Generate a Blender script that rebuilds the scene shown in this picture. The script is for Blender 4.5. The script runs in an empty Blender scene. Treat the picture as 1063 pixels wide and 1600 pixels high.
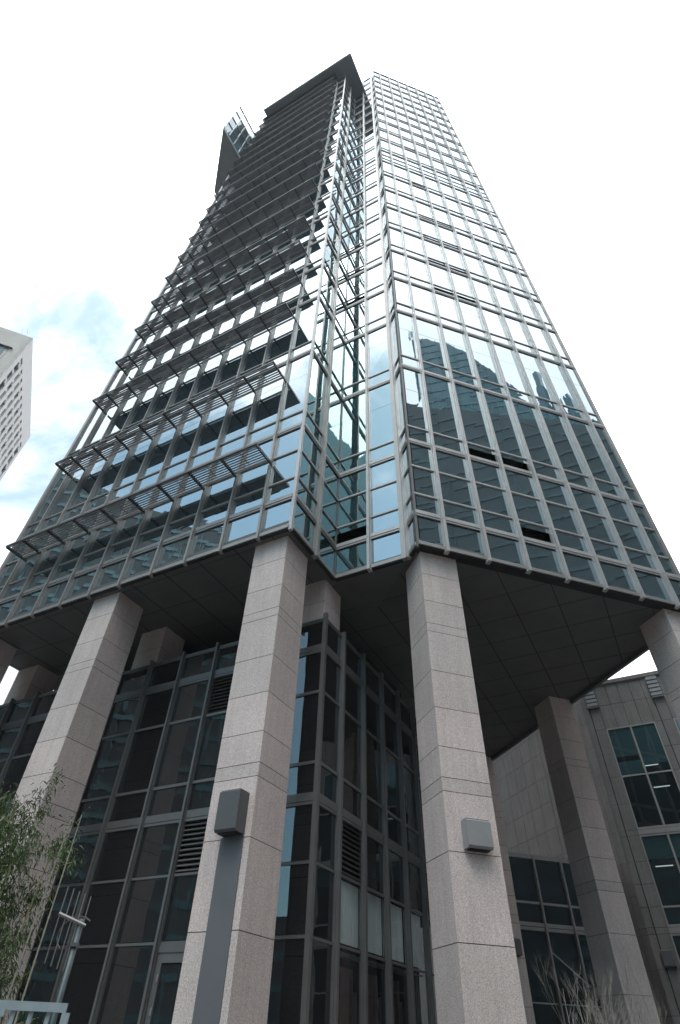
import bpy, math, random
from mathutils import Vector, Matrix
R_ = math.radians
rnd = random.Random(7)
sc = bpy.context.scene
COL = sc.collection
CAMZ = 1.6

# ------------------------------------------------------------------ frames
YA = R_(151.27); YB = YA - R_(135)
def axes(y):
    a = Vector((math.cos(y), math.sin(y), 0)); return a, Vector((-a.y, a.x, 0))
a_, an_ = axes(YA)          # a_: along the louvred face to the left, an_: out of it, towards the viewer
b_, bn_ = axes(YB)          # b_: along the right face, bn_: into the building
CA = Vector((-1.547, 13.032, CAMZ)); CB = Vector((2.583, 13.617, CAMZ))
class Fr:
    """u along the face, o outwards, z up (metres above eye level)"""
    def __init__(s, org, u, o): s.org, s.u, s.o = org.copy(), u.copy(), o.copy()
    def P(s, u, o, z): return s.org + s.u*u + s.o*o + Vector((0, 0, z))
FA = Fr(CA, a_, an_)
FB = Fr(CB, b_, -bn_)
R1 = Fr(CA, -an_, -a_)
R2 = Fr(CA - 3*an_, -a_, an_)
R3L = 0.71
R3 = Fr(CB + R3L*bn_, -bn_, -b_)
FR = Fr(CB + 10.95*b_, bn_, b_)
FL = Fr(CA + 15.95*a_, -an_, a_)

# ------------------------------------------------------------------ mesh builder
class MB:
    def __init__(s): s.v, s.f, s.m = [], [], []
    def face(s, pts, mi=0):
        n = len(s.v); s.v += [Vector(p) for p in pts]; s.f.append(tuple(range(n, n+len(pts)))); s.m.append(mi)
    def hexa(s, p, mi=0):
        """p: 8 points, bottom 4 then top 4, same order"""
        n = len(s.v); s.v += [Vector(q) for q in p]
        c = sum((Vector(q) for q in p), Vector())/8
        for q in ((0,3,2,1),(4,5,6,7),(0,1,5,4),(1,2,6,5),(2,3,7,6),(3,0,4,7)):
            P = [s.v[n+i] for i in q]
            nn = (P[1]-P[0]).cross(P[2]-P[0])
            if nn.dot(sum(P, Vector())/4 - c) < 0: q = q[::-1]
            s.f.append(tuple(n+i for i in q)); s.m.append(mi)
        return s
    def box(s, fr, u0, u1, o0, o1, z0, z1, mi=0):
        return s.hexa([fr.P(u0,o0,z0), fr.P(u1,o0,z0), fr.P(u1,o1,z0), fr.P(u0,o1,z0),
                fr.P(u0,o0,z1), fr.P(u1,o0,z1), fr.P(u1,o1,z1), fr.P(u0,o1,z1)], mi)
    def prism(s, pts, z0, z1, mi=0):
        """pts: world xy polygon"""
        n = len(s.v); k = len(pts)
        s.v += [Vector((p[0], p[1], z0)) for p in pts] + [Vector((p[0], p[1], z1)) for p in pts]
        ar = sum(pts[i][0]*pts[(i+1)%k][1]-pts[(i+1)%k][0]*pts[i][1] for i in range(k))
        fs = [tuple(range(k))[::-1], tuple(range(k, 2*k))] + [(i, (i+1)%k, k+(i+1)%k, k+i) for i in range(k)]
        for f in fs:
            if ar < 0: f = f[::-1]
            s.f.append(tuple(n+i for i in f)); s.m.append(mi)
        return s
    def tube(s, pts, r0, r1=None, seg=6, mi=0, cap=True):
        r1 = r0 if r1 is None else r1
        n0 = len(s.v); k = len(pts); pts = [Vector(p) for p in pts]
        for i, p in enumerate(pts):
            d = (pts[min(i+1,k-1)] - pts[max(i-1,0)]).normalized()
            x = d.cross(Vector((0,0,1)));
            if x.length < 1e-3: x = Vector((1,0,0))
            x.normalize(); y = d.cross(x)
            r = r0 + (r1-r0)*i/max(k-1,1)
            for j in range(seg):
                t = 2*math.pi*j/seg
                s.v.append(p + (x*math.cos(t) + y*math.sin(t))*r)
        for i in range(k-1):
            for j in range(seg):
                A, B = n0+i*seg+j, n0+i*seg+(j+1)%seg
                s.f.append((A, A+seg, B+seg, B)); s.m.append(mi)
        if cap:
            s.f.append(tuple(n0+j for j in range(seg))); s.m.append(mi)
            s.f.append(tuple(n0+(k-1)*seg+j for j in reversed(range(seg)))); s.m.append(mi)
        return s
    def build(s, name, mats, parent=None, smooth=False, kind=None, label=None):
        if not isinstance(mats, (list, tuple)): mats = [mats]
        org = parent_base(parent) if parent is not None else (s.v[0].copy() if s.v else Vector())
        me = bpy.data.meshes.new(name)
        me.from_pydata([v-org for v in s.v], [], s.f)
        for m in mats: me.materials.append(m)
        me.polygons.foreach_set('material_index', s.m)
        if smooth: me.polygons.foreach_set('use_smooth', [True]*len(s.f))
        me.update()
        o = bpy.data.objects.new(name, me); COL.objects.link(o)
        if parent is not None: o.parent = parent
        else: o.location = org
        if kind: o['kind'] = kind
        if label: o['label'] = label
        return o
BASE = {}
def parent_base(p): return BASE[p.name]
_ob = MB.build
def build(s, name, mats, parent=None, **k):
    o = _ob(s, name, mats, parent, **k)
    BASE[o.name] = BASE[parent.name] if parent is not None else o.location.copy()
    return o
MB.build = build
def thing(name, label, cat, loc, group=None):
    o = bpy.data.objects.new(name, None); COL.objects.link(o)
    o.empty_display_size = .3
    o.location = loc; BASE[o.name] = Vector(loc)
    o['label'] = label; o['category'] = cat
    if group: o['group'] = group
    return o
def tag(o, label, cat, group=None):
    o['label'] = label; o['category'] = cat
    if group: o['group'] = group
    return o

# ------------------------------------------------------------------ materials
def mat(name):
    m = bpy.data.materials.new(name); m.use_nodes = True
    nt = m.node_tree; nt.nodes.clear()
    out = nt.nodes.new('ShaderNodeOutputMaterial')
    return m, nt, out
def N(nt, t, **k):
    n = nt.nodes.new(t)
    for a, v in k.items():
        if a.startswith('i_'): n.inputs[a[2:].replace('_', ' ')].default_value = v
        else: setattr(n, a, v)
    return n
def noise(nt, scale, detail=3, rough=.6, vec=None, dist=0):
    n = N(nt, 'ShaderNodeTexNoise'); n.inputs['Scale'].default_value = scale
    n.inputs['Detail'].default_value = detail; n.inputs['Roughness'].default_value = rough
    n.inputs['Distortion'].default_value = dist
    if vec is not None: nt.links.new(vec, n.inputs['Vector'])
    return n
def ramp(nt, fac, stops):
    r = N(nt, 'ShaderNodeValToRGB'); e = r.color_ramp.elements
    while len(e) < len(stops): e.new(.5)
    for i, (p, c) in enumerate(stops):
        e[i].position = p; e[i].color = (c, c, c, 1) if isinstance(c, (int, float)) else (*c, 1)
    nt.links.new(fac, r.inputs[0]); return r
def mul(nt, c, f):
    m = N(nt, 'ShaderNodeMix', data_type='RGBA', blend_type='MULTIPLY'); m.inputs[0].default_value = 1
    for s, i in ((c, 6), (f, 7)):
        if isinstance(s, tuple): m.inputs[i].default_value = s
        else: nt.links.new(s, m.inputs[i])
    return m.outputs[2]
def wpos(nt):
    return N(nt, 'ShaderNodeNewGeometry').outputs['Position']
def simple(name, col, rough=.5, metal=0, var=.1, nscale=3, island=.06, bump=0, spec=.5):
    m, nt, out = mat(name)
    p = N(nt, 'ShaderNodeBsdfPrincipled'); p.inputs['Roughness'].default_value = rough
    p.inputs['Metallic'].default_value = metal; p.inputs['Specular IOR Level'].default_value = spec
    g = N(nt, 'ShaderNodeNewGeometry')
    n = noise(nt, nscale, 5, .65, g.outputs['Position'])
    r = ramp(nt, n.outputs[0], [(.3, 1-var), (.7, 1+var)])
    c = mul(nt, (*col, 1), r.outputs[0])
    r2 = ramp(nt, g.outputs['Random Per Island'], [(0, 1-island), (1, 1+island)])
    c = mul(nt, c, r2.outputs[0])
    nt.links.new(c, p.inputs['Base Color'])
    if bump:
        b = N(nt, 'ShaderNodeBump'); b.inputs['Strength'].default_value = bump; b.inputs['Distance'].default_value = .01
        nt.links.new(n.outputs[0], b.inputs['Height']); nt.links.new(b.outputs[0], p.inputs['Normal'])
    nt.links.new(p.outputs[0], out.inputs[0]); return m
def granite(name, col, island=.07, dirt=.25):
    m, nt, out = mat(name)
    p = N(nt, 'ShaderNodeBsdfPrincipled'); p.inputs['Roughness'].default_value = .62
    p.inputs['Specular IOR Level'].default_value = .35
    g = N(nt, 'ShaderNodeNewGeometry'); pos = g.outputs['Position']
    fine = noise(nt, 46, 2, .7, pos); fr = ramp(nt, fine.outputs[0], [(.36, .70), (.5, 1.0), (.64, 1.26)])
    v = N(nt, 'ShaderNodeTexVoronoi'); v.inputs['Scale'].default_value = 75; nt.links.new(pos, v.inputs['Vector'])
    vr = ramp(nt, v.outputs['Distance'], [(.08, .62), (.3, 1.0)])
    big = noise(nt, .8, 4, .6, pos); br = ramp(nt, big.outputs[0], [(.3, 1-.5*dirt), (.7, 1+.3*dirt)])
    mp = N(nt, 'ShaderNodeMapping'); mp.inputs['Scale'].default_value = (5, 5, .35); nt.links.new(pos, mp.inputs['Vector'])
    st = noise(nt, 1.2, 5, .7, mp.outputs[0]); sr = ramp(nt, st.outputs[0], [(.35, 1-.6*dirt), (.6, 1.02)])
    tint = ramp(nt, g.outputs['Random Per Island'], [(0, (1-island, 1-island, 1-island)), (.5, (1, .985, .97)), (1, (1+island, 1+island*.6, 1+island*.5))])
    c = mul(nt, (*col, 1), fr.outputs[0]); c = mul(nt, c, vr.outputs[0]); c = mul(nt, c, br.outputs[0])
    c = mul(nt, c, sr.outputs[0]); c = mul(nt, c, tint.outputs[0])
    nt.links.new(c, p.inputs['Base Color'])
    b = N(nt, 'ShaderNodeBump'); b.inputs['Strength'].default_value = .25; b.inputs['Distance'].default_value = .003
    nt.links.new(fine.outputs[0], b.inputs['Height']); nt.links.new(b.outputs[0], p.inputs['Normal'])
    nt.links.new(p.outputs[0], out.inputs[0]); return m
def glass(name, body, tint, base=.3, ior=1.9, transp=0., wav=.5, rough=.0, tcol=(.3, .36, .38)):
    """coated facade glass: a mirror-like coat over a dark body, or over a see-through body"""
    m, nt, out = mat(name)
    g = N(nt, 'ShaderNodeNewGeometry'); pos = g.outputs['Position']
    # slow waviness of the toughened panes
    mp = N(nt, 'ShaderNodeMapping'); mp.inputs['Scale'].default_value = (1, 1, .45); nt.links.new(pos, mp.inputs['Vector'])
    n1 = noise(nt, .9, 2, .5, mp.outputs[0], .6)
    b = N(nt, 'ShaderNodeBump'); b.inputs['Strength'].default_value = wav; b.inputs['Distance'].default_value = .02
    nt.links.new(n1.outputs[0], b.inputs['Height'])
    gl = N(nt, 'ShaderNodeBsdfGlossy'); gl.inputs['Roughness'].default_value = rough; gl.inputs['Color'].default_value = (*tint, 1)
    nt.links.new(b.outputs[0], gl.inputs['Normal'])
    isl = ramp(nt, g.outputs['Random Per Island'], [(0, .55), (1, 1.5)])
    df = N(nt, 'ShaderNodeBsdfDiffuse')
    nt.links.new(mul(nt, (*body, 1), isl.outputs[0]), df.inputs['Color'])
    inner = df.outputs[0]
    if transp:
        tr = N(nt, 'ShaderNodeBsdfTransparent'); tr.inputs['Color'].default_value = (*tcol, 1)
        mx = N(nt, 'ShaderNodeMixShader'); mx.inputs[0].default_value = transp
        nt.links.new(inner, mx.inputs[1]); nt.links.new(tr.outputs[0], mx.inputs[2]); inner = mx.outputs[0]
    fr = N(nt, 'ShaderNodeFresnel'); fr.inputs['IOR'].default_value = ior
    ma = N(nt, 'ShaderNodeMath', operation='MULTIPLY_ADD'); ma.use_clamp = True
    nt.links.new(fr.outputs[0], ma.inputs[0]); ma.inputs[1].default_value = 1-base; ma.inputs[2].default_value = base
    bf = N(nt, 'ShaderNodeMath', operation='SUBTRACT'); bf.inputs[0].default_value = 1; nt.links.new(g.outputs['Backfacing'], bf.inputs[1])
    mf = N(nt, 'ShaderNodeMath', operation='MULTIPLY'); nt.links.new(ma.outputs[0], mf.inputs[0]); nt.links.new(bf.outputs[0], mf.inputs[1])
    ms = N(nt, 'ShaderNodeMixShader'); nt.links.new(mf.outputs[0], ms.inputs[0])
    nt.links.new(inner, ms.inputs[1]); nt.links.new(gl.outputs[0], ms.inputs[2])
    nt.links.new(ms.outputs[0], out.inputs[0]); return m

M = {}
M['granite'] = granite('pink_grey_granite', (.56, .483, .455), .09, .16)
M['granite_shaded'] = granite('shaded_granite', (.20, .186, .175), .05, .3)  # same granite as the columns, its shade put into the colour
M['joint'] = simple('dark_joint', (.02, .02, .02), .8, var=.05)
M['alu'] = simple('grey_aluminium', (.30, .28, .265), .45, .4, .08, 2, .05)
M['alu_brightened'] = simple('brightened_aluminium', (.42, .40, .388), .42, .3, .08, 2, .06)  # same aluminium, glare on the right face put into the colour
M['alu_dark'] = simple('dark_aluminium', (.14, .138, .135), .45, .3, .1, 2, .05)
M['alu_pod'] = simple('bronze_grey_aluminium', (.15, .147, .143), .4, .3, .1, 2, .05)
M['slat'] = simple('sunshade_slat', (.20, .20, .205), .45, .35, .1, 2, .12)
M['slat_dark'] = simple('sunshade_frame', (.06, .06, .06), .5, .2, .1, 2, .1)
M['tube'] = simple('sunshade_tube', (.45, .45, .45), .3, .5, .05)
M['gap'] = simple('black_gap', (.012, .012, .012), .7, var=.05)
M['soffit'] = simple('soffit_panel', (.10, .098, .096), .55, .1, .12, .7, .10)
M['glass'] = glass('tower_glass', (.02, .035, .04), (.82, .93, .98), .36, 1.75, wav=.08)
M['glass_b'] = glass('tower_glass_teal', (.02, .04, .045), (.80, .92, .98), .30, 1.7, wav=.10)
M['glass_recess'] = glass('recess_glass', (.02, .045, .05), (.74, .88, .90), .22, 1.65, wav=.08)
M['glass_crown'] = glass('crown_glass', (.10, .17, .20), (.8, .9, .95), .03, 1.35, wav=.1)  # dark mirrored image in the lower panes put into the body colour
M['glass_pod'] = glass('lobby_glass', (.028, .0275, .028), (.88, .92, .95), .09, 1.55, transp=.55, wav=.35)
M['glass_dark'] = glass('dark_window_glass', (.012, .022, .026), (.8, .9, .95), .05, 1.5, transp=.85, wav=.25, tcol=(.75, .85, .86))
M['glass_clear'] = glass('clear_shop_glass', (.02, .02, .02), (.85, .92, .97), .02, 1.45, transp=.97, wav=.2, tcol=(.86, .88, .88))
M['blind'] = simple('roller_blind', (.14, .21, .22), .8, var=.05, nscale=.7)
M['interior'] = simple('dark_interior', (.08, .077, .073), .9, var=.1)
M['white'] = simple('white_fabric', (.86, .86, .84), .8, var=.06, nscale=2)
M['wood'] = simple('red_brown_wood', (.17, .055, .035), .5, var=.2, nscale=5)
M['lampgrey'] = simple('light_grey_paint', (.27, .27, .27), .45, .1, .05)
M['lampdark'] = simple('dark_grey_paint', (.095, .095, .097), .45, .1, .06)
M['cover'] = simple('grey_cover_panel', (.13, .13, .135), .5, .1, .06, 1)
M['canopy'] = simple('slate_metal', (.24, .255, .265), .55, .2, .1, .5)
M['concrete'] = simple('lit_cream_render', (.80, .78, .73), .8, 0, .05, .3, .02)  # high-rise left face, its brighter light put into the colour
M['concrete2'] = simple('shaded_render', (.56, .56, .56), .8, 0, .05, .3, .02)  # same render on the dimmer flank, shade put into the colour
M['louvre'] = simple('louvre_blade', (.21, .205, .20), .45, .3, .06)
M['rail'] = simple('blue_grey_rail_paint', (.30, .36, .38), .4, .2, .12, 9)
M['pole'] = simple('galvanised_pole', (.06, .085, .09), .45, .4, .25, 12)
M['twig'] = simple('bare_twig', (.23, .205, .18), .8, var=.2, nscale=8, island=.25)
M['culm'] = simple('bamboo_culm', (.23, .22, .10), .6, var=.25, nscale=4, island=.2)
M['culm_dry'] = simple('dry_bamboo_culm', (.27, .25, .20), .6, var=.25, nscale=4, island=.2)
def leafmat(name, c):
    m, nt, out = mat(name)
    g = N(nt, 'ShaderNodeNewGeometry')
    r = ramp(nt, g.outputs['Random Per Island'], [(0, tuple(x*.55 for x in c)), (.6, c), (1, (c[0]*1.7, c[1]*1.5, c[2]*1.5))])
    d = N(nt, 'ShaderNodeBsdfPrincipled'); d.inputs['Roughness'].default_value = .5
    t = N(nt, 'ShaderNodeBsdfTranslucent')
    nt.links.new(r.outputs[0], d.inputs['Base Color']); nt.links.new(r.outputs[0], t.inputs['Color'])
    x = N(nt, 'ShaderNodeMixShader'); x.inputs[0].default_value = .3
    nt.links.new(d.outputs[0], x.inputs[1]); nt.links.new(t.outputs[0], x.inputs[2])
    nt.links.new(x.outputs[0], out.inputs[0]); return m
M['leaf'] = leafmat('bamboo_leaf', (.055, .095, .028))
M['leaf2'] = leafmat('pale_bamboo_leaf', (.16, .17, .13))

# ------------------------------------------------------------------ levels (m above eye level)
ZB = 12.0
T = [13.32, 17.30, 22.90] + [28.5 + 4.25*k for k in range(8)]        # ... 58.25
T += [62.0 + 4.31*k for k in range(11)]                              # 62 ... 105.1
ZTOP_B = 109.5; ZTOP_A = 100.0
def levels(top):
    t = [z for z in T if z < top-2.5]
    return t

tower = thing('office_tower', 'tall office tower on granite columns, grey mullions, mirror glass and a face of louvred sunshades', 'office tower', (0.6, 22, 0))

class Count:
    n = 0
stuff_win = MB()
def pane(mb, fr, u0, u1, z0, z1, tilt=.005):
    """one glass pane, 24 mm thick, set a hair out of true as panes are"""
    q = [rnd.uniform(-tilt, tilt) for _ in range(4)]
    P = fr.P
    mb.hexa([P(u0,-.03,z0), P(u1,-.03,z0), P(u1,q[0],z0), P(u0,q[1],z0),
             P(u0,-.03,z1), P(u1,-.03,z1), P(u1,q[2],z1), P(u0,q[3],z1)], 0)
# open vents: (face, bay, level index)
OPEN = {('B',2,1),('B',3,1),('B',3,0),('B',2,4),('B',3,4),('B',2,5),('B',3,5),('B',2,6),('B',3,6),('B',2,7),('B',3,7),('B',2,9),('B',2,12),
        ('R2',0,0),('R2',0,4),('R2',0,5),('R2',0,6),('R2',0,12)}
def curtain(key, fr, bounds, top, gm, mull=.17, lo_only=None, zbase=ZB, parent=tower, wide_spandrel=True):
    """bays between bounds, floors between the levels: one window each"""
    lv = levels(top)
    rows = [(zbase+.10, T[0]-.05, None)] if zbase == ZB else []
    for i, z in enumerate(lv):
        if z < zbase-.1: continue
        nz = lv[i+1] if i+1 < len(lv) else top
        rows.append((z+.25, nz-.05, i))
    for i in range(len(bounds)-1):
        u0, u1 = bounds[i]+mull*.25, bounds[i+1]-mull*.25
        for (z0, z1, k) in rows:
            near = (k is None or k <= 2)
            mb = MB() if near else stuff_win
            if k is None:
                pane(mb, fr, u0, u1, z0, z1)
            else:
                vz = z0 + (.82 if z1-z0 > 3 else .6)
                if (key, i, k) in OPEN:
                    # vent swung inwards: an open dark slot
                    hz = z0+(vz-z0)*.68
                    pane(mb, fr, u0, u1, hz, vz)
                    mb.box(fr, u0, u1, -.3, -.27, z0+.15, z0+.19, 1)
                    mb.box(fr, u0, u1, -.6, -.5, z0, vz, 2)
                    mb.box(fr, u0, u1, -.5, -.02, z0-.03, z0+.0, 2)
                    mb.box(fr, u0, u1, -.5, -.02, vz, vz+.03, 2)
                else: pane(mb, fr, u0, u1, z0, vz)
                if z1-z0 > 3:
                    if k == 0:
                        pane(mb, fr, u0, u1, vz+.08, 15.92); pane(mb, fr, u0, u1, 16.0, z1)
                    else:
                        s = z1 - (1.35 if z1-z0 < 4.6 else 1.7)
                        pane(mb, fr, u0, u1, vz+.08, s); pane(mb, fr, u0, u1, s+.022, z1)
                else: pane(mb, fr, u0, u1, vz+.08, z1)
            if near: mb.build('window', [gm, M['alu'], M['gap']], parent)

# bounds
bA = [0.06, 1.2] + [1.2+1.5*k for k in range(1, 10)] + [15.95-.1]
bB = [0.06] + [1.0+1.52*k for k in range(7)] + [10.95]
bR1 = [0.0, 1.5, 3.0]
bR2 = [0.0, 1.4, 2.84]
bR3 = [0.0, R3L]
curtain('A', FA, bA, ZTOP_A, M['glass'])
curtain('B', FB, bB, ZTOP_B, M['glass_b'])
curtain('R1', R1, bR1, ZTOP_A, M['glass_recess'])
curtain('R2', R2, bR2[:2], ZTOP_B, M['glass_recess'])
curtain('R2b', R2, bR2[1:], ZTOP_B, M['glass'])
curtain('R3', R3, bR3, ZTOP_B, M['glass_b'])
stuff_win.build('window', [M['glass'], M['alu'], M['gap']], tower, kind='stuff')
# hidden end and rear walls: glazed too
for fr, L, top in ((FR, 15.9, ZTOP_B), (FL, 15.0, ZTOP_A)):
    mb = MB()
    lv = [ZB+.1] + levels(top) + [top]
    k = int(L/1.5)
    for i in range(k):
        for j in range(len(lv)-1):
            mb.box(fr, i*L/k+.04, (i+1)*L/k-.04, -.04, 0, lv[j]+.2, lv[j+1]-.05, 0)
    for i in range(k+1): mb.box(fr, i*L/k-.05, i*L/k+.05, -.05, .16, ZB, top, 1)
    for z in lv: mb.box(fr, 0.12, L, -.05, .06, z, z+.2, 1)
    mb.build('side_facade', [M['glass'], M['alu']], tower)
def wxy(fr, u, o): p = fr.P(u, o, 0); return (p.x, p.y)
# opaque storey body behind the glass (never seen through it)
bodyA = [wxy(FA, .3, -.7), wxy(FA, 15.6, -.7), wxy(FA, 15.6, -15), wxy(FA, -3.2, -15), wxy(FA, -3.2, -3.7), wxy(FA, .3, -3.7)]
bodyB = [wxy(FB, .7, -.7), wxy(FB, 10.6, -.7), wxy(FB, 10.6, -15.8), wxy(FB, .7, -15.8)]
mb = MB(); mb.prism(bodyA, CAMZ+ZB+.4, CAMZ+ZTOP_A-.5); mb.build('core_wall', M['gap'], tower)
mb = MB(); mb.prism(bodyB, CAMZ+ZB+.4, CAMZ+ZTOP_B-.5); mb.build('core_wall', M['gap'], tower)
mb = MB(); mb.prism([wxy(FB,0,0),wxy(FB,10.95,0),wxy(FB,10.95,-15.8),wxy(FB,0,-15.8)], CAMZ+ZTOP_B, CAMZ+ZTOP_B+.12); mb.build('roof', M['alu'], tower)

# mullions -----------------------------------------------------------------
def mullion(fr, u, z0, z1, w=.19, d=.22, m='alu', name='mullion', lip=True):
    mb = MB()
    # split at the floor lines with a hairline joint, stepped profile
    zs = [z0] + [z+.02 for z in T if z0+1 < z < z1-.5] + [z1]
    for i in range(len(zs)-1):
        A, B = zs[i] + (.0 if i == 0 else .015), zs[i+1]
        mb.box(fr, u-w/2, u+w/2, -.04, d*.45, A, B)
        mb.box(fr, u-w*.36, u+w*.36, d*.45, d, A, B)
    mb.box(fr, u-w*.3, u+w*.3, -.05, d*.4, z0+.01, z1-.01, 1)
    return mb.build(name, [M[m], M['joint']], tower)
for u in bA[1:-1]:
    mullion(FA, u, ZB-.12, ZTOP_A if u < 13.3 else 99.5, .115, .16)
for u in bB[1:-1]: mullion(FB, u, ZB-.12, ZTOP_B, .15, .19, 'alu_brightened')
mullion(R1, 1.5, ZB-.12, ZTOP_A, .2, .17)
mullion(R2, 1.4, ZB-.12, ZTOP_B, .14, .2, 'alu_brightened')
def post(fr, u0, u1, o0, o1, z0, z1, m='alu'):
    MB().box(fr, u0, u1, o0, o1, z0, z1).build('corner_post', M[m], tower)
post(FA, -.05, .07, -.06, .05, ZB-.1, ZTOP_A, 'alu_brightened')                 # bright arris of the louvred face
post(FA, 15.83, 16.05, -.2, .12, ZB-.1, ZTOP_A)
post(FB, -.045, .05, -.06, .03, ZB-.1, ZTOP_B, 'alu_dark')    # thin glass-to-glass corner
post(R3, -.02, .14, -.02, .16, ZB-.1, ZTOP_B, 'alu_brightened')                 # post where the recess meets the right wing
post(R2, 2.62, 2.80, .0, .18, ZB-.1, ZTOP_B)
post(FB, 10.9, 10.98, -.06, .04, ZB-.1, ZTOP_B)
post(R2, -.03, .04, .0, .05, ZB-.1, ZTOP_A, 'alu_dark')

# transoms -----------------------------------------------------------------
def transom_ring(faces, top, m='alu'):
    """one mesh per floor line, running round the given faces: thick rail, reveal and the thin rail over the vents"""
    lv = levels(top)
    for k, z in enumerate(lv):
        nz = lv[k+1] if k+1 < len(lv) else top
        mb = MB()
        for fr, u0, u1, over in faces:
            mb.box(fr, u0, u1+over, -.045, .075, z+.085, z+.245)
            mb.box(fr, u0, u1+over, -.045, .055, z, z+.07)
            mb.box(fr, u0, u1, -.05, .03, z+.02, z+.2, 1)
            mb.box(fr, u0, u1, -.05, .012, z-.06, z, 1)
            vz = z + (1.07 if nz-z > 3.3 else .85)
            mb.box(fr, u0, u1+over*.7, -.045, .05, vz, vz+.075)
            if k == 0: mb.box(fr, u0, u1+over*.7, -.045, .05, 15.9, 15.98)
            if 58 < z < 60: mb.box(fr, u0, u1, -.045, .05, z+2.3, z+2.38)      # plant storey: extra rail
        mb.build('transom', [M[m], M['gap']], tower)
    mb = MB()
    for fr, u0, u1, over in faces:
        mb.box(fr, u0, u1+over, -.06, .09, ZB-.02, ZB+.12)
        mb.box(fr, u0, u1+over, -.06, .04, ZB-.07, ZB-.02, 1)
    mb.build('base_trim', [M['alu'], M['gap']], tower)
transom_ring(((FA, .05, 15.95, 0), (R1, .05, 2.97, 0)), ZTOP_A)
transom_ring(((R2, .05, 2.83, 0), (R3, .0, R3L-.03, 0), (FB, .0, 10.95, .13)), ZTOP_B, 'alu_brightened')
mb = MB(); mb.box(FB, -.05, 11.05, -.15, .1, ZTOP_B-.02, ZTOP_B+.25); mb.build('parapet', M['alu'], tower)
mb = MB(); mb.box(R2, -.0, 2.9, -.15, .1, ZTOP_B-.02, ZTOP_B+.25); mb.build('parapet', M['alu'], tower)

# sunshades ----------------------------------------------------------------
def sunshade(z, uL=14.25, uR=1.12):
    root = MB()
    root.tube([FA.P(uR, .30, z+.02), FA.P(uL, .30, z+.02)], .055, seg=8, mi=1)
    root.box(FA, uR, uL, 1.13, 1.18, z-.045, z+.05, 0)
    ob = root.build('sunshade', [M['slat_dark'], M['tube']], tower)
    br = MB()
    for u in [uR+.03] + [x for x in bA[2:-1] if x < uL-.2] + [uL-.03]:
        br.box(FA, u-.03, u+.03, .05, 1.13, z-.075, z+.05)
    for u0, u1 in zip(bA[1:-2], bA[2:-1]):
        um = (u0+u1)/2
        if um < uL: br.box(FA, um-.012, um+.012, .36, 1.13, z+.052, z+.066)
    br.build('bracket', M['slat_dark'], ob)
    sl = MB()
    n = 7
    for i in range(n):
        o = .43 + i*.106
        dz, do, t = .034, .045, .009
        P = FA.P
        # blade leaning in at the top
        sl.hexa([P(uR,o+do-t,z-dz), P(uL,o+do-t,z-dz), P(uL,o+do+t,z-dz), P(uR,o+do+t,z-dz),
                 P(uR,o-do-t,z+dz), P(uL,o-do-t,z+dz), P(uL,o-do+t,z+dz), P(uR,o-do+t,z+dz)])
    sl.build('slat', M['slat'], ob)
for k, z in enumerate(T):
    if k == 0: continue
    if z - 1.72 > ZTOP_A: break
    sunshade(z-1.72, 14.25 if z < 86 else 13.3)
sunshade(98.9, 13.0)

# canopy over the louvred block ------------------------------------------------
mb = MB()
mb.box(FA, -1.65, 12.7, -3.0, 1.9, 100.0, 100.6)
mb.box(FA, -1.70, 12.75, 1.9, 1.96, 100.3, 100.75, 1)
mb.box(FA, -1.72, -1.65, -3.0, 1.96, 100.3, 100.75, 1)
mb.build('canopy', [M['canopy'], M['alu']], tower)
# pointed crown volume at the left end: soffit, glass screen, rear wall
P4 = wxy(FA, 14.7, .3); P1 = wxy(FA, 14.7, 4.2); P2 = wxy(FA, 20.0, -1.1); P2b = wxy(FA, 20.6, -8.0); P4b = wxy(FA, 14.7, -8.0)
mb = MB(); mb.prism([P4b, P1, P2, P2b], CAMZ+82.6, CAMZ+83.3); mb.build('crown_soffit', M['canopy'], tower)
cr = MB()
FC = Fr(FA.P(14.7, 4.2, 0), -an_, -a_)
gs = MB()
zz = [83.3, 86.4, 89.6, 92.9, 96.3]
for j in range(4):
    for i in range(4):
        gs.box(FC, i*1.05+.03, (i+1)*1.05-.03, -.03, 0, zz[j]+.08, zz[j+1]-.08, 3 if (j < 3 and not (j == 2 and i == 0)) else 0)
    gs.box(FC, 0, 4.2, -.05, .07, zz[j+1]-.08, zz[j+1]+.08, 1)
    gs.box(FC, 0, 4.2, -.05, .05, zz[j+1]-.35, zz[j+1]-.27, 1)
for i in range(5): gs.box(FC, i*1.05-.05, i*1.05+.05, -.05, .12, 83.3, 96.4, 2)
gs.build('crown_screen', [M['glass'], M['alu_dark'], M['tube'], M['glass_crown']], tower)
mb = MB(); mb.prism([wxy(FA, 14.75, 4.0), P2, (P2[0]+.1, P2[1]+.25), wxy(FA, 14.78, 3.7)], CAMZ+83.3, CAMZ+96.3); mb.build('crown_wall', M['canopy'], tower)

# soffit -------------------------------------------------------------------
mb = MB()
ZS = CAMZ+ZB-.02
fa = [wxy(FA, .02, .02), wxy(FA, 15.9, .02), wxy(FA, 15.9, -15), wxy(FA, .02, -15)]
fb = [wxy(FB, .0, .0), wxy(FB, 10.85, .0), wxy(FB, 10.85, -15.75), wxy(FB, .0, -15.75)]
fc = [wxy(FA, .02, -2.98), wxy(FA, .02, -15), wxy(FB, .0, -15.75), wxy(FB, .0, -R3L-.02), wxy(FA, -2.83, -2.98)]
mb.prism(fa, ZS-.03, ZS+.35); mb.prism(fb, ZS-.026, ZS+.3); mb.prism(fc, ZS-.022, ZS+.25)
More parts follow.
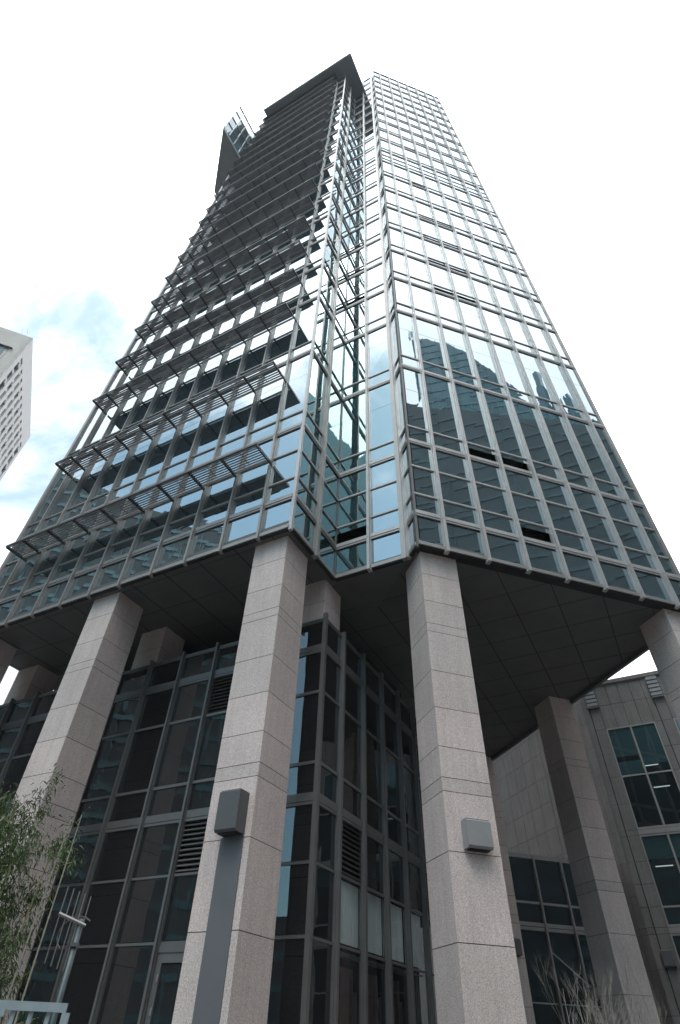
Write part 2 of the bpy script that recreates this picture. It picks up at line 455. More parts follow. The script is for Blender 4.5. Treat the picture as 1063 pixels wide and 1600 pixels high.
# shadow-gap joints of the 1.5 m panels
def clip(p, q, poly):
    """part of segment inside a convex polygon (xy)"""
    t0, t1 = 0., 1.; k = len(poly)
    ar = sum(poly[i][0]*poly[(i+1)%k][1]-poly[(i+1)%k][0]*poly[i][1] for i in range(k))
    for i in range(k):
        A, B = poly[i], poly[(i+1)%k]
        nx, ny = (B[1]-A[1]), -(B[0]-A[0])
        if ar < 0: nx, ny = -nx, -ny
        dp = (q[0]-p[0])*nx + (q[1]-p[1])*ny; d0 = (p[0]-A[0])*nx + (p[1]-A[1])*ny
        if abs(dp) < 1e-9:
            if d0 > 0: return None
        else:
            t = -d0/dp
            if dp > 0: t1 = min(t1, t)
            else: t0 = max(t0, t)
    return (t0, t1) if t1 - t0 > 1e-3 else None
for poly, dz in ((fa, .036), (fb, .032), (fc, .028)):
    for k in range(-14, 14):
        for typ in (0, 1):
            if typ == 0: p, q, w = wxy(FA, -.75+1.5*k, 1), wxy(FA, -.75+1.5*k, -30), .03
            else: p, q, w = wxy(FA, -20, -.3+1.5*k), wxy(FA, 18, -.3+1.5*k), .012
            c = clip(p, q, poly)
            if not c: continue
            A = Vector((p[0]+(q[0]-p[0])*c[0], p[1]+(q[1]-p[1])*c[0], 0)); B = Vector((p[0]+(q[0]-p[0])*c[1], p[1]+(q[1]-p[1])*c[1], 0))
            d = (B-A).normalized(); s = d.cross(Vector((0,0,1)))*w/2
            zc = ZS - dz - (.002 if typ else 0)
            mb.hexa([Vector((*(A-s).xy, zc)), Vector((*(B-s).xy, zc)), Vector((*(B+s).xy, zc)), Vector((*(A+s).xy, zc)),
                     Vector((*(A-s).xy, ZS)), Vector((*(B-s).xy, ZS)), Vector((*(B+s).xy, ZS)), Vector((*(A+s).xy, ZS))], 1)
mb.box(FR, .1, 15.8, -.12, .02, ZB-.22, ZB-.02, 0)
mb.box(FB, .0, 11.0, -.35, -.07, ZB-.05, ZB-.01, 1)
mb.build('soffit', [M['soffit'], M['gap']], tower)

# columns --------------------------------------------------------------------
JZ = [-1.6, .1, 1.69, 3.3, 4.55, 4.86, 5.6, 6.62, 7.68, 8.94, 9.22, 10.02, 11.05, 12.0]
def column(fr, u0, u1, o0, o1, top=12.0, gran='granite', extra=None):
    mb = MB(); g = .008
    zs = [z for z in JZ if z < top] + [top]
    for i in range(len(zs)-1):
        mb.box(fr, u0, u1, o0, o1, zs[i]+(g if i else 0), zs[i+1]-g, 0)
    mb.box(fr, u0+.012, u1-.012, o0+.012, o1-.012, zs[0]+.01, top-.03, 1)
    return mb.build('column', [M[gran], M['joint']], tower)
c1 = column(FA, .26, 1.50, -1.55, -.25)
MB().box(FA, .42, 1.02, -.25, -.225, -1.6, 3.33).build('cover_panel', M['cover'], c1)
column(FA, 7.42, 8.70, -1.48, -.23)
column(FA, 14.40, 15.68, -1.48, -.23)
column(FB, .17, 1.47, -1.45, -.25)
column(FB, 9.76, 11.02, -1.5, -.23)
column(FB, 9.76, 10.90, -8.85, -7.6)
column(FB, 9.76, 10.95, -16.3, -14.95)
for u in (.24, 7.40, 14.60): column(FA, u, u+1.25, -3.95, -2.80)

# ------------------------------------------------------------------ wall lights
def wall_light(fr, u0, u1, o0, d, z0, z1, m, label, wings=False):
    base = fr.P((u0+u1)/2, o0, z0)
    t = thing('wall_light', label, 'wall light', base, 'box lights on the stone piers')
    mb = MB(); P = fr.P; ch = .045
    # box with its lower front edge chamfered
    prof = [(o0, z0), (o0+d-ch, z0), (o0+d, z0+ch), (o0+d, z1-.02), (o0+d-.02, z1), (o0, z1)]
    k = len(prof); n = len(mb.v)
    for u in (u0, u1):
        for o, z in prof: mb.v.append(P(u, o, z))
    fs = [tuple(range(k)), tuple(range(2*k-1, k-1, -1))] + [(i, k+i, k+(i+1)%k, (i+1)%k) for i in range(k)]
    mb.f += [tuple(n+i for i in f) for f in fs]; mb.m += [0]*len(fs)
    mb.build('housing', m, t)
    mb = MB(); mb.box(fr, u0+.06, u1-.06, o0+.04, o0+d-ch-.03, z0-.03, z0-.002, 0); mb.build('lens', M['gap'], t)
    mb = MB(); mb.box(fr, u0+.02, u1-.02, o0+.01, o0+d-.03, z1+.001, z1+.02, 0); mb.build('lid', M['alu_dark'], t)
    if wings:
        mb = MB(); mb.box(fr, u1+.005, u1+.18, o0+.002, o0+.05, z0+.12, z1-.3, 0); mb.build('back_plate', M['lampgrey'], t)
    return t
wall_light(FA, .42, .98, -.25, .36, 3.36, 4.18, M['lampdark'], 'dark grey box light above the grey strip on the near granite column', True)
wall_light(FB, .55, 1.16, -.25, .26, 3.36, 3.93, M['lampgrey'], 'light grey box light on the granite column right of the lobby corner')
wall_light(FB, 10.1, 10.7, -14.95, .26, 3.36, 3.95, M['alu_dark'], 'grey box light on the column half hidden behind the front right column')
NR = -26.0
wall_light(FA, -6.30, -5.78, NR, .2, 3.36, 4.0, M['lampdark'], 'small grey box light on the corner pier of the stone building')

# ------------------------------------------------------------------ lobby block under the tower
lobby = thing('lobby_block', 'dark glazed lobby block behind the granite columns, below the raised tower', 'lobby', tuple(FA.P(4, -8, -CAMZ)))
NP, S0 = -2.75, .13
LA = Fr(CA + NP*an_ + S0*a_, a_, an_)                # front wall, u = s
LP = Fr(CA + NP*an_ + S0*a_, -an_, -a_)              # side wall, u measured inwards
PZ = [-1.6, 1.88, 3.33, 4.67, 5.69, 7.73, 9.08, 10.2]
mA = [1.25+1.52*k for k in range(0, 14)]       # 1.2 ... 20.7
mP = [1.2+1.55*k for k in range(0, 12)]  # rear bays out of sight, added to darken the back columns
def lwin(fr, u0, u1, z0, z1, mats=None):
    mb = MB(); pane(mb, fr, u0, u1, z0, z1, .003); return mb.build('window', mats or M['glass_pod'], lobby)
def louvre(fr, u0, u1, z0, z1):
    mb = MB()
    mb.box(fr, u0, u1, -.25, -.2, z0, z1, 1)
    n = int((z1-z0)/.115)
    for i in range(n):
        z = z0 + (i+.5)*(z1-z0)/n; P = fr.P
        mb.hexa([P(u0,-.02,z-.045), P(u1,-.02,z-.045), P(u1,.03,z-.035), P(u0,.03,z-.035),
                 P(u0,-.12,z+.03), P(u1,-.12,z+.03), P(u1,-.10,z+.045), P(u0,-.10,z+.045)], 0)
    mb.build('louvre_vent', [M['louvre'], M['gap']], lobby)
bays_A = [0.0] + mA
for i in range(len(bays_A)-1):
    u0, u1 = bays_A[i]+.05, bays_A[i+1]-.05
    for j in range(len(PZ)-1):
        z0, z1 = PZ[j]+.06, PZ[j+1]-.03
        if j in (3, 6): z0 = PZ[j]+.25
        if i == 2 and j in (2, 5): louvre(LA, u0, u1, z0, z1-.02); continue
        if i == 2 and j == 0: continue
        lwin(LA, u0, u1, z0, z1)
bays_P = [0.0] + mP
for i in range(len(bays_P)-1):
    u0, u1 = bays_P[i]+.05, bays_P[i+1]-.05
    for j in range(len(PZ)-1):
        z0, z1 = PZ[j]+.06, PZ[j+1]-.03
        if j in (3, 6): z0 = PZ[j]+.25
        if i == 1 and j == 2: louvre(LP, u0, u1, z0, z1); continue
        lwin(LP, u0, u1, z0, z1, M['glass_clear'] if (j < 2 and i) else None)
def lmull(fr, u, z1, w=.12, d=.16):
    mb = MB(); mb.box(fr, u-w/2, u+w/2, -.04, d*.5, -1.6, z1); mb.box(fr, u-w*.33, u+w*.33, d*.5, d, -1.6, z1+.02)
    mb.build('mullion', M['alu_pod'], lobby)
for u in mA: lmull(LA, u, 10.37, .11)
for u in mP: lmull(LP, u, 10.37, .17, .14)
MB().box(LA, -.07, .06, -.06, .07, -1.6, 10.45).build('corner_post', M['alu_pod'], lobby)
for fr, L, nm in ((LA, 21, 'A'), (LP, 18.3, 'P')):
    for j, z in enumerate(PZ[1:]):
        mb = MB()
        if j+1 in (3, 6):
            mb.box(fr, .06, L, -.045, .05, z-.04, z+.03); mb.box(fr, .06, L, -.045, .045, z+.05, z+.25); mb.box(fr, .06, L, -.05, .02, z+.02, z+.06, 1)
        elif j+1 in (1, 2):
            mb.box(fr, .06, L, -.045, .02, z-.02, z+.04, 0)
        else: mb.box(fr, .06, L, -.045, .04, z-.04, z+.04)
        mb.build('transom', [M['alu_pod'], M['gap']], lobby)
# rooms behind the glass: floor slabs, rear wall, ceiling
mb = MB()
for z in (-1.6, 4.55, 8.9, 10.0):
    mb.prism([wxy(LA, .25, -.25), wxy(LA, 21, -.25), wxy(LA, 21, -18), wxy(LA, .25, -18)], CAMZ+z-.0, CAMZ+z+.12)
mb.build('floor_slab', M['interior'], lobby)
mb = MB(); mb.box(LA, .2, 21, -7.2, -7.0, -1.6, 10); mb.box(LA, 6.0, 6.2, -7, -.4, -1.4, 4.5)
mb.build('inner_wall', M['interior'], lobby)
mb = MB(); mb.prism([wxy(LA, -.05, .05), wxy(LA, 21, .05), wxy(LA, 21, -18), wxy(LA, -.05, -18)], CAMZ+10.2, CAMZ+10.28); mb.build('roof', M['alu_dark'], lobby)
mb = MB(); mb.box(LA, 1.0, 21, -9, -4.6, 10.3, 11.9); mb.build('shade_block', M['gap'], lobby)  # black block added for the deep shade above the lobby roof
# door in the bay beside the near column
dr = MB(); u0, u1 = 2.83, 4.23
dr.box(LA, u0, u1, -.05, .05, 1.70, 1.86); dr.box(LA, u1-.16, u1, -.04, .03, -1.6, 1.70); dr.box(LA, u0, u0+.16, -.04, .03, -1.6, 1.70)
dr.box(LA, u0+.16, u1-.16, -.04, .03, 1.50, 1.70)
door = dr.build('door', M['alu_pod'], lobby)
mb = MB(); mb.box(LA, u0+.18, u1-.18, -.03, -.01, -1.5, 1.48); mb.build('door_glass', M['glass_pod'], door)
mb = MB(); mb.tube([LA.P(u0+.34, .08, -.4), LA.P(u0+.34, .08, 1.25)], .018); mb.tube([LA.P(u0+.34, .0, 1.2), LA.P(u0+.34, .08, 1.2)], .014); mb.tube([LA.P(u0+.34, .0, -.3), LA.P(u0+.34, .08, -.3)], .014)
mb.build('handle', M['tube'], door)
mb = MB()
for z in (1.15, .55): mb.tube([LA.P(u1-.13, .045, z), LA.P(u1-.13, .045, z+.14)], .02)
mb.build('hinge', M['tube'], door)
mb = MB(); mb.box(LA, u0+.02, u1-.02, -.05, -.02, 1.9, 3.24); mb.build('upper_panel', M['gap'], lobby)
# curtains and the wood-lined counter seen in the side wall
names = ['first white curtain from the lobby corner, in the bay below the louvre vent', 'second white curtain from the lobby corner, between two dark mullions',
         'third white curtain from the lobby corner, narrower than its neighbours', 'white curtain nearest the front right column, farthest from the lobby corner']
for i in range(4):
    u0, u1 = bays_P[i+1]+.06, bays_P[i+2]-.06
    mb = MB(); n = 26; top, bot = 3.28, 1.98
    for k in range(n):
        ua, ub = u0+(u1-u0)*k/n, u0+(u1-u0)*(k+1)/n
        oa, ob = -.10-.02*math.sin(k*1.9+i), -.10-.02*math.sin((k+1)*1.9+i)
        mb.hexa([LP.P(ua,oa-.01,bot), LP.P(ub,ob-.01,bot), LP.P(ub,ob,bot), LP.P(ua,oa,bot),
                 LP.P(ua,oa-.01,top), LP.P(ub,ob-.01,top), LP.P(ub,ob,top), LP.P(ua,oa,top)])
    tag(mb.build('curtain', M['white'], None), names[i], 'curtain', 'white curtains in the lobby side wall')
mb = MB()
for i in range(4):
    u0, u1 = bays_P[i+1], bays_P[i+2]
    mb.box(LP, u0+.1, u1-.1, -.5, -.35, 1.78, 1.84, 1)
    for k in range(9):
        x = u0+.12+(u1-u0-.24)*k/8
        mb.box(LP, x-.012, x+.012, -.36, -.12, 1.80, 1.83, 1)
    mb.box(LP, u0+.15, u0+.75, -.75, -.7, -1.5, 1.65, 0)
    mb.box(LP, u0+.78, u0+.84, -.75, -.66, -1.5, 1.65, 1)
    mb.box(LP, u0+1.0, u0+1.06, -.75, -.66, -1.5, 1.2, 1)
mb.box(LP, bays_P[4]+.95, bays_P[5]-.1, -.4, -.36, -1.5, 1.7, 2)
mb.build('inner_screen', [M['wood'], M['alu'], M['white']], lobby)
# faint ceiling lamps and a blind in upper rooms
mb = MB()
for (fr, u0, u1, z0, z1) in ((LA, 2.8, 4.1, 4.9, 7.5), (LP, 1.5, 2.8, 4.9, 6.6), (LA, 8.8, 10.1, 5.7, 7.5), (LP, 4.55, 5.9, 5.0, 6.4)):
    mb.box(fr, u0, u1, -.2, -.18, z0, z1)
mb.build('roller_blind', M['blind'], lobby)

# ------------------------------------------------------------------ stone building to the right, behind
SB = thing('stone_building', 'shade-darkened granite clad building with tall paned windows behind the right columns', 'building', tuple(FA.P(-12, NR-8, -CAMZ)))
FS = Fr(CA + NR*an_, a_, an_)                   # u = s, negative to the right
K = FS.P(-5.45, 0, 0)
FQ = Fr(K, bn_, -b_)                            # long side wall receding to the left
HT = 17.3
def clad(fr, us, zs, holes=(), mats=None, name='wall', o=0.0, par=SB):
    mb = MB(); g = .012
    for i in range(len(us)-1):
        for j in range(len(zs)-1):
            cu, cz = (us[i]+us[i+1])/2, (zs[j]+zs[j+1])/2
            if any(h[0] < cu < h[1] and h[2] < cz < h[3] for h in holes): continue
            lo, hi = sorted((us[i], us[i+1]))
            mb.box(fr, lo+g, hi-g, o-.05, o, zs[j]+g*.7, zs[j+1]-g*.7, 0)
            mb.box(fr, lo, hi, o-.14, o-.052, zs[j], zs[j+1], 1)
    return mb.build(name, mats or [M['granite_shaded'], M['joint']], par)
winU = []; us = [-5.45, -5.80, -6.42]
u = -6.42
for k in range(4):
    us += [u-.68, u-1.36, u-2.04, u-2.72]; winU.append((u-2.72, u)); u -= 2.72
    us += [u-.36, u-.98]; u -= .98
zs = [-1.6, .1, 1.69, 3.3, 4.62, 4.88, 5.7, 6.66, 7.65, 8.83, 9.1, 10.4, 11.83, 13.1, 14.55, 16.0, HT]
holes = [(a-.01, b+.01, z0, z1) for a, b in winU for z0, z1 in ((9.1, 14.55), (4.88, 8.83), (-1.6, 4.62))]
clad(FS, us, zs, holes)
mb = MB(); e = us[-1]
mb.prism([wxy(FS, -3.0, -2.2), wxy(FS, e, -2.2), wxy(FS, e, -16), wxy(FS, -3, -16), wxy(FS,-1.5,-4.2)], 0, CAMZ+HT-.1)
mb.build('core_wall', M['gap'], SB)
for a, b in winU:                                    # glazing sits in front of the dark rooms
    for z0, z1, th, bl in ((9.1, 14.55, 11.8, [(0, 12.9, 14.5), (1, 12.3, 14.5), (0, 11.9, 12.6)]), (4.88, 8.83, 5.68, [(0, 7.7, 8.75), (1, 7.7, 8.75)]), (-1.6, 4.62, 2.5, [])):
        mb = MB(); mid = (a+b)/2
        mb.box(FS, a+.03, mid-.05, -.045, -.03, z0+.1, z1-.05); mb.box(FS, mid+.05, b-.03, -.045, -.03, z0+.1, z1-.05)
        w = mb.build('window', M['glass_dark'], SB)
        mb = MB(); mb.box(FS, mid-.05, mid+.05, -.03, .03, z0, z1); mb.box(FS, a+.07, b-.07, -.028, .025, th-.04, th+.04)
        mb.box(FS, a, a+.07, -.04, .02, z0, z1); mb.box(FS, b-.07, b, -.04, .02, z0, z1)
        mb.box(FS, a+.07, b-.07, -.04, .022, z1-.08, z1-.002); mb.box(FS, a+.07, b-.07, -.04, .022, z0, z0+.1)
        mb.build('frame', M['alu'], w)
        if bl:
            mb = MB()
            for h, y0, y1 in bl:
                x0, x1 = (mid+.06, b-.08) if h == 0 else (a+.08, mid-.06)
                mb.box(FS, x0, x1, -.058, -.05, y0, y1)
            mb.build('blind', M['blind'], w)
    for z0, z1 in ((8.86, 9.08), (4.64, 4.86)): MB().box(FS, a, b, -.05, .03, z0, z1).build('spandrel_band', M['alu'], SB)
for k, s in enumerate([-5.80] + [x for a, b in winU for x in (a-.36,)]):
    mb = MB(); mb.box(FS, s-.56, s-.02, .0, .10, 15.95, HT, 1)
    for j in range(5): mb.box(FS, s-.60, s+.02, .10, .16, 16.02+j*.25, 16.02+j*.25+.17, 0)
    mb.box(FS, s-.62, s+.04, .0, .2, 15.88, 15.95, 1)
    mb.build('capital', [M['lampgrey'], M['alu_dark']], SB)
    MB().box(FS, s-.04, s-.0, .0, .006, -1.6, 15.9).build('groove', M['gap'], SB)
M['tube_lit'] = bpy.data.materials.new('lit_tube'); M['tube_lit'].use_nodes = True
_b = M['tube_lit'].node_tree.nodes['Principled BSDF']; _b.inputs['Emission Color'].default_value = (1, .98, .95, 1); _b.inputs['Emission Strength'].default_value = .9
for su, z in ((-6.7, 14.3), (-6.9, 12.2), (-8.1, 12.6), (-8.3, 11.4), (-7.1, 7.6)):      # ceiling tubes inside, 1.2 m back from the glass
    mb = MB(); mb.box(FS, su-.45, su+.4, -1.25, -1.2, z, z+.04); mb.build('lamp_tube', M['tube_lit'], SB)
mb = MB(); mb.box(FS, e, -5.4, -.3, .12, HT, HT+.22); mb.box(FS, e, -5.4, -.3, .05, HT-.05, HT-.01, 0); mb.box(FQ, -.0, 30, -.3, .1, HT+.001, HT+.221); mb.build('parapet', M['granite_shaded'], SB)
mb = MB(); c = FS.P(-7.2, -2.5, HT); r = 1.3
q = [c + a_*x*r + an_*y*r for x, y in ((-1,-1),(1,-1),(1,1),(-1,1))]
for i in range(4): mb.face([q[i], q[(i+1)%4], c+Vector((0,0,1.5))])
mb.face(q); mb.build('skylight', M['lampgrey'], SB)
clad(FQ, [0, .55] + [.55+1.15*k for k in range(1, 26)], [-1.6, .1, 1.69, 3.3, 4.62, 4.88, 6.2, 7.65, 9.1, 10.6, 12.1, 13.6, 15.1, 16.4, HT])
mb = MB(); mb.prism([wxy(FQ, -.02, -.06), wxy(FQ, 30, -.06), wxy(FQ, 30, -8), wxy(FQ, 6, -8)], 0, CAMZ+HT-.12); mb.build('core_wall', M['gap'], SB)

# glazed annex between the columns and the stone building
AX = thing('glazed_annex', 'low dark glazed annex beside the stone building, seen past the right columns', 'annex', tuple(FB.P(14, -20, -CAMZ)))
FX = Fr(CB + 17*bn_, b_, -bn_)
xs = [10.4, 12.1, 13.64, 15.3, 16.9, 18.1]
for i in range(5):
    for z0, z1 in ((5.85, 7.75), (4.98, 5.75), (2.0, 4.66), (-1.6, 1.95)):
        mb = MB(); pane(mb, FX, xs[i]+.03, xs[i+1]-.03, z0, z1, .004); mb.build('window', M['glass_dark'], AX)
for x in xs: MB().box(FX, x-.045, x+.045, -.03, .16, -1.6, 7.95).build('mullion', M['alu'], AX)
for z0, z1, d in ((7.75, 7.95, .1), (5.75, 5.85, .06), (4.82, 4.98, .08), (4.66, 4.80, .06), (1.95, 2.0, .02)):
    MB().box(FX, 10.4, 18.12, -.03, d, z0, z1).build('transom', M['alu'], AX)
mb = MB(); mb.box(FX, 10.4, 18.1, -6, -.2, -1.6, 7.8); mb.build('core_wall', M['gap'], AX)
MB().tube([FX.P(13.64, .17, 3.85), FX.P(14.95, .9, 2.55)], .025).build('strut', M['alu'], AX)
MB().box(FX, 14.7, 17.0, .5, 1.3, 2.2, 2.55).build('ledge', M['alu_dark'], AX)

# ------------------------------------------------------------------ distant high-rise on the left
D = 90.
HR = thing('high_rise', 'pale high-rise block with rows of dark window strips at the left edge', 'high-rise', (-66.8, 60.3, 0))
hc = Vector((-66.8, 60.3, CAMZ))
ty = R_(16.3+0); tb = Vector((math.cos(ty), math.sin(ty), 0))
far = Vector((-77.4, 87.2, CAMZ)); tq = (far-hc).normalized(); LQ = (far-hc).length
tl = Vector((-tq.y, tq.x, 0));  tl = tl if tl.x < 0 else -tl
FH1 = Fr(hc, tq, -tl); FH2 = Fr(hc, tl, -tq)
ZH = 107.5
mb = MB()
mb.box(FH1, 0, LQ, -24, -.5, -1.6, ZH-.05, 1)
# right flank: solid end strip, vertical piers between window strips, top band
g0, g1, n = 1.7, LQ-1.2, 11
mb.box(FH1, -.0, g0, -.5, 0, -1.6, ZH, 0); mb.box(FH1, g1, LQ, -.5, 0, -1.6, ZH, 0)
mb.box(FH1, g0, g1, -.5, 0, ZH-5.2, ZH, 0)
w = (g1-g0)/n
for i in range(1, n): mb.box(FH1, g0+i*w-.62, g0+i*w+.62, -.5, .0, -1.6, ZH-5.2, 0)
mb.box(FH2, 0.0, 24, -.4, 0, -1.6, ZH, 1)
mb.build('wall', [M['concrete2'], M['concrete']], HR)
cnt = 0
gw = MB(); gp = MB()
for i in range(n):
    x0, x1 = g0+i*w+(.62 if i else 0), g0+(i+1)*w-(.62 if i < n-1 else 0)
    mb = MB()
    mb.box(FH1, x0, x1, -.5, -.42, -1.6, ZH-5.2, 0)
    for j in range(32):
        z = ZH-5.4-j*3.2
        if z < 2: break
        mb.box(FH1, x0, x1, -.42, -.2, z-.95, z-.15, 1)
        if (i*7+j*3) % 5 < 2: mb.box(FH1, x0+.3, x1-.2, -.4, .18, z-2.2, z-1.5, 2)
    mb.build('window_strip', [M['gap'], M['concrete2'], M['lampgrey']], HR)
for k, (x0, zt) in enumerate(((2.2, ZH-6), (8.5, ZH-6), (14, ZH-8), (2.2, ZH-13), (8.5, ZH-13), (14, ZH-15), (2.2, ZH-20), (8.5, ZH-22), (2.2, ZH-27))):
    mb = MB(); mb.box(FH2, x0, x0+2.4, 0, .06, zt-5.2, zt, 0); mb.box(FH2, x0-.5, x0+2.9, .06, .5, zt, zt+.35, 0)
    mb.box(FH2, x0+.5, x0+1.9, .06, .1, zt-4.6, zt-.6, 1)
    mb.build('window', [M['alu_dark'], M['blind']], HR)
for k, (fr, u) in enumerate(((FH2, 12), (FH2, 1.5), (FH1, .3), (FH1, 6.5), (FH1, 9), (FH1, 16.5), (FH1, 21), (FH1, 27.5))):
    mb = MB(); mb.tube([fr.P(u, -.3, ZH), fr.P(u, -.3, ZH+.9), fr.P(u+.1, .9, ZH+1.3)], .04, seg=5); mb.tube([fr.P(u+.9, -.3, ZH), fr.P(u+.9, .7, ZH+.8)], .03, seg=5)
    mb.build('roof_bracket', M['concrete2'], HR)

# ------------------------------------------------------------------ towers across the street (seen mirrored in the glass; unseen shading blocks added)
M['teal_wall'] = simple('teal_curtain_wall', (.075, .20, .23), .25, .0, .12, .15, .25, spec=.8)
M['pale_band'] = simple('pale_spandrel', (.15, .29, .32), .5, 0, .1, .2, .1)
M['grey_band'] = simple('grey_spandrel', (.065, .08, .083), .5, 0, .1, .2, .1)
M['dim_band'] = simple('dim_spandrel', (.085, .115, .125), .5, 0, .1, .2, .1)
CT = thing('round_tower', 'teal glass tower with a curved top, mirrored in the right face of the office tower', 'tower', (70, -30, 0))
def poly_tower(par, pts, depth=18., floor=4., m=('teal_wall', 'pale_band'), name='wall', sub=2):
    """pts: (x, y, top) along the street front, as seen by the office tower"""
    mb = MB(); bands = MB(); q = []
    for i in range(len(pts)-1):
        for k in range(sub):
            f = k/sub; q.append(tuple(pts[i][j]*(1-f)+pts[i+1][j]*f for j in range(3)))
    q.append(pts[-1])
    for p, r in zip(q[:-1], q[1:]):
        ba = Vector((p[0], p[1], 0)); bb = Vector((r[0], r[1], 0)); u = (bb-ba).normalized(); o = Vector((u.y, -u.x, 0))
        if o.dot(Vector((0, 14, 0))-ba) < 0: o = -o
        fr = Fr(ba, u, o); L = (bb-ba).length; top = min(p[2], r[2]); z = 0
        mb.hexa([fr.P(0,-depth,0), fr.P(L,-depth,0), fr.P(L,0,0), fr.P(0,0,0), fr.P(0,-depth,p[2]), fr.P(L,-depth,r[2]), fr.P(L,0,r[2]), fr.P(0,0,p[2])])
        while z < top-1:
            bands.box(fr, 0, L, .0, .2, z, z+.8, 0); z += floor
        bands.box(fr, -.1, .1, .0, .3, 0, p[2], 0)
    mb.build(name, M[m[0]], par); bands.build('spandrel_band', M[m[1]], par)
poly_tower(CT, [(61,-42,175), (63.4,-39.4,174), (66,-36.5,171), (69.5,-33.4,165), (72.9,-29.7,157.5), (75.4,-26.9,150), (77.7,-24.2,140), (80.4,-20.9,131), (83,-17.5,125), (86.1,-13.2,119), (90,-7,112)])
poly_tower(CT, [(46,-50,132), (54,-42,130), (60,-35.5,126), (66,-27,119), (71,-20.5,113), (76,-13,108), (81,-4,100), (86,8,94), (90,22,90), (92,40,84)], 14, 4.4, ('grey_band', 'dim_band'), 'lower_wall')
mb = MB()
for x, y, h, w in ((82.5,-18,140,1.1), (84.4,-15.9,134,1.3), (86.0,-13.5,127,1.0), (61.8,-41.5,184,.8)):
    mb.hexa([(x-w,y-w,90),(x+w,y-w,90),(x+w,y+w,90),(x-w,y+w,90),(x-w*.7,y-w*.7,h),(x+w*.7,y-w*.7,h),(x+w*.7,y+w*.7,h),(x-w*.7,y+w*.7,h)])
mb.build('roof_fin', M['teal_wall'], CT)
GT = thing('slab_block', 'broad grey slab block mirrored in the lower louvred face of the office tower', 'building', (-88, 8, 0))
poly_tower(GT, [(-79.9,-9,85), (-84,-1,86), (-88,8,88), (-94,24,93), (-99,36,97), (-103,50,100), (-104,62,70)], 16, 3.8, ('grey_band', 'teal_wall'))
poly_tower(GT, [(-76.3,-7.2,60), (-75,-10.5,60), (-73.8,-13.9,58)], 12, 3.8, ('grey_band', 'teal_wall'), 'lower_wall')  # wing added to block blue sky mirrored in the lobby glass
LB = thing('low_block', 'block added across the street, low end mirrored in the lobby glass, high end shading the columns', 'building', (-60, -50, 0))
poly_tower(LB, [(-88,-20,17), (-72,-47,17)], 12, 4, ('grey_band', 'teal_wall'))
poly_tower(LB, [(-68,-54,52), (-50,-75,54), (-20,-88,50), (20,-86,56), (44,-72,58)], 12, 4, ('grey_band', 'teal_wall'), 'shading_wall')  # unseen tall part, added to darken the columns by blocking low sky

# ------------------------------------------------------------------ plants, fence, mast
def dirp(x, y, d): v = Vector((x, y, 0)).normalized(); return Vector((v.x*d, v.y*d, 0))
def bamboo(base, h, lean, nleaf, dry, label, r=.018, lo=.25):
    t = thing('bamboo', label, 'bamboo', tuple(base), 'bamboo stems at the left edge')
    pts = []; n = 16
    for i in range(n+1):
        f = i/n; pts.append(base + Vector((lean[0]*f + .1*lean[0]*math.sin(f*5), lean[1]*f, h*f)))
    mb = MB(); mb.tube(pts, r, r*.35, 6)
    for i in range(1, n*2):
        f = i/(n*2); k = min(int(f*n), n-1); g = f*n-k; p = pts[k].lerp(pts[k+1], g); rr = (r*(1-.65*f))*1.28
        mb.tube([p-Vector((0,0,.008)), p+Vector((0,0,.008))], rr, rr, 6)
    mb.build('culm', M['culm_dry'] if dry else M['culm'], t, smooth=False)
    tw = MB(); lf = MB()
    nb = max(6, nleaf//34)
    for b in range(nb):
        f = lo + (1-lo)*(b+rnd.random())/nb
        k = min(int(f*n), n-1); p = pts[k].lerp(pts[k+1], f*n-k)
        az = rnd.uniform(0, 6.28); L = rnd.uniform(.25, .75)*(1.15-.4*f)*(.3 if dry else 1)
        d = Vector((math.cos(az), math.sin(az), rnd.uniform(.35, .9))).normalized()
        q = [p, p+d*L*.5, p+d*L+Vector((0,0,-.10*L))]
        tw.tube(q, .004, .0018, 4)
        if nleaf < 60 and rnd.random() < .5: continue
        for c in range(int(nleaf*3.4/nb)):
            g = rnd.uniform(.25, 1.05)
            c0 = (q[0].lerp(q[1], g*2) if g < .5 else q[1].lerp(q[2], (g-.5)*2)) + Vector([rnd.gauss(0, .06) for _ in range(3)])
            l = rnd.uniform(.035, .075); w = l*.13
            dd = Vector((rnd.gauss(0, .6)+d.x*.4, rnd.gauss(0, .6)+d.y*.4, rnd.uniform(-1.1, .1))).normalized()
            s = dd.cross(Vector((rnd.random()-.5, rnd.random()-.5, .6))).normalized()*w
            sag = Vector((0, 0, -.02))
            mi = 1 if rnd.random() < .08 else 0
            i0 = len(lf.v); lf.v += [c0, c0+dd*l*.4+s, c0+dd*l+sag, c0+dd*l*.4-s]
            lf.f.append((i0, i0+1, i0+2, i0+3)); lf.m.append(mi)
    tw.build('twig', M['culm'], t); lf.build('foliage', [M['leaf'], M['leaf2']], t)
BD = 6.4
bamboo(dirp(-.398, .917, 6.3), 3.18, (.10, .05), 8, True, 'bare pale bamboo stem rising beside the leafy clump, second from the right', .013, .3)
bamboo(dirp(-.372, .928, 6.2), 3.15, (0, .0), 30, True, 'rightmost bare bamboo stem in front of the dark lobby glass', .012, .3)
bamboo(dirp(-.43, .903, 6.5), 2.9, (-.10, .1), 620, False, 'leafy yellow-green bamboo between the bare stem and the left edge', .016, .2)
bamboo(dirp(-.455, .89, 6.8), 3.35, (-.1, .15), 1200, False, 'tallest leafy bamboo, its tip crossing the second granite column', .017, .3)
bamboo(dirp(-.48, .877, 6.5), 3.05, (-.1, .1), 1100, False, 'leafy bamboo at the very left edge of the clump', .017, .2)
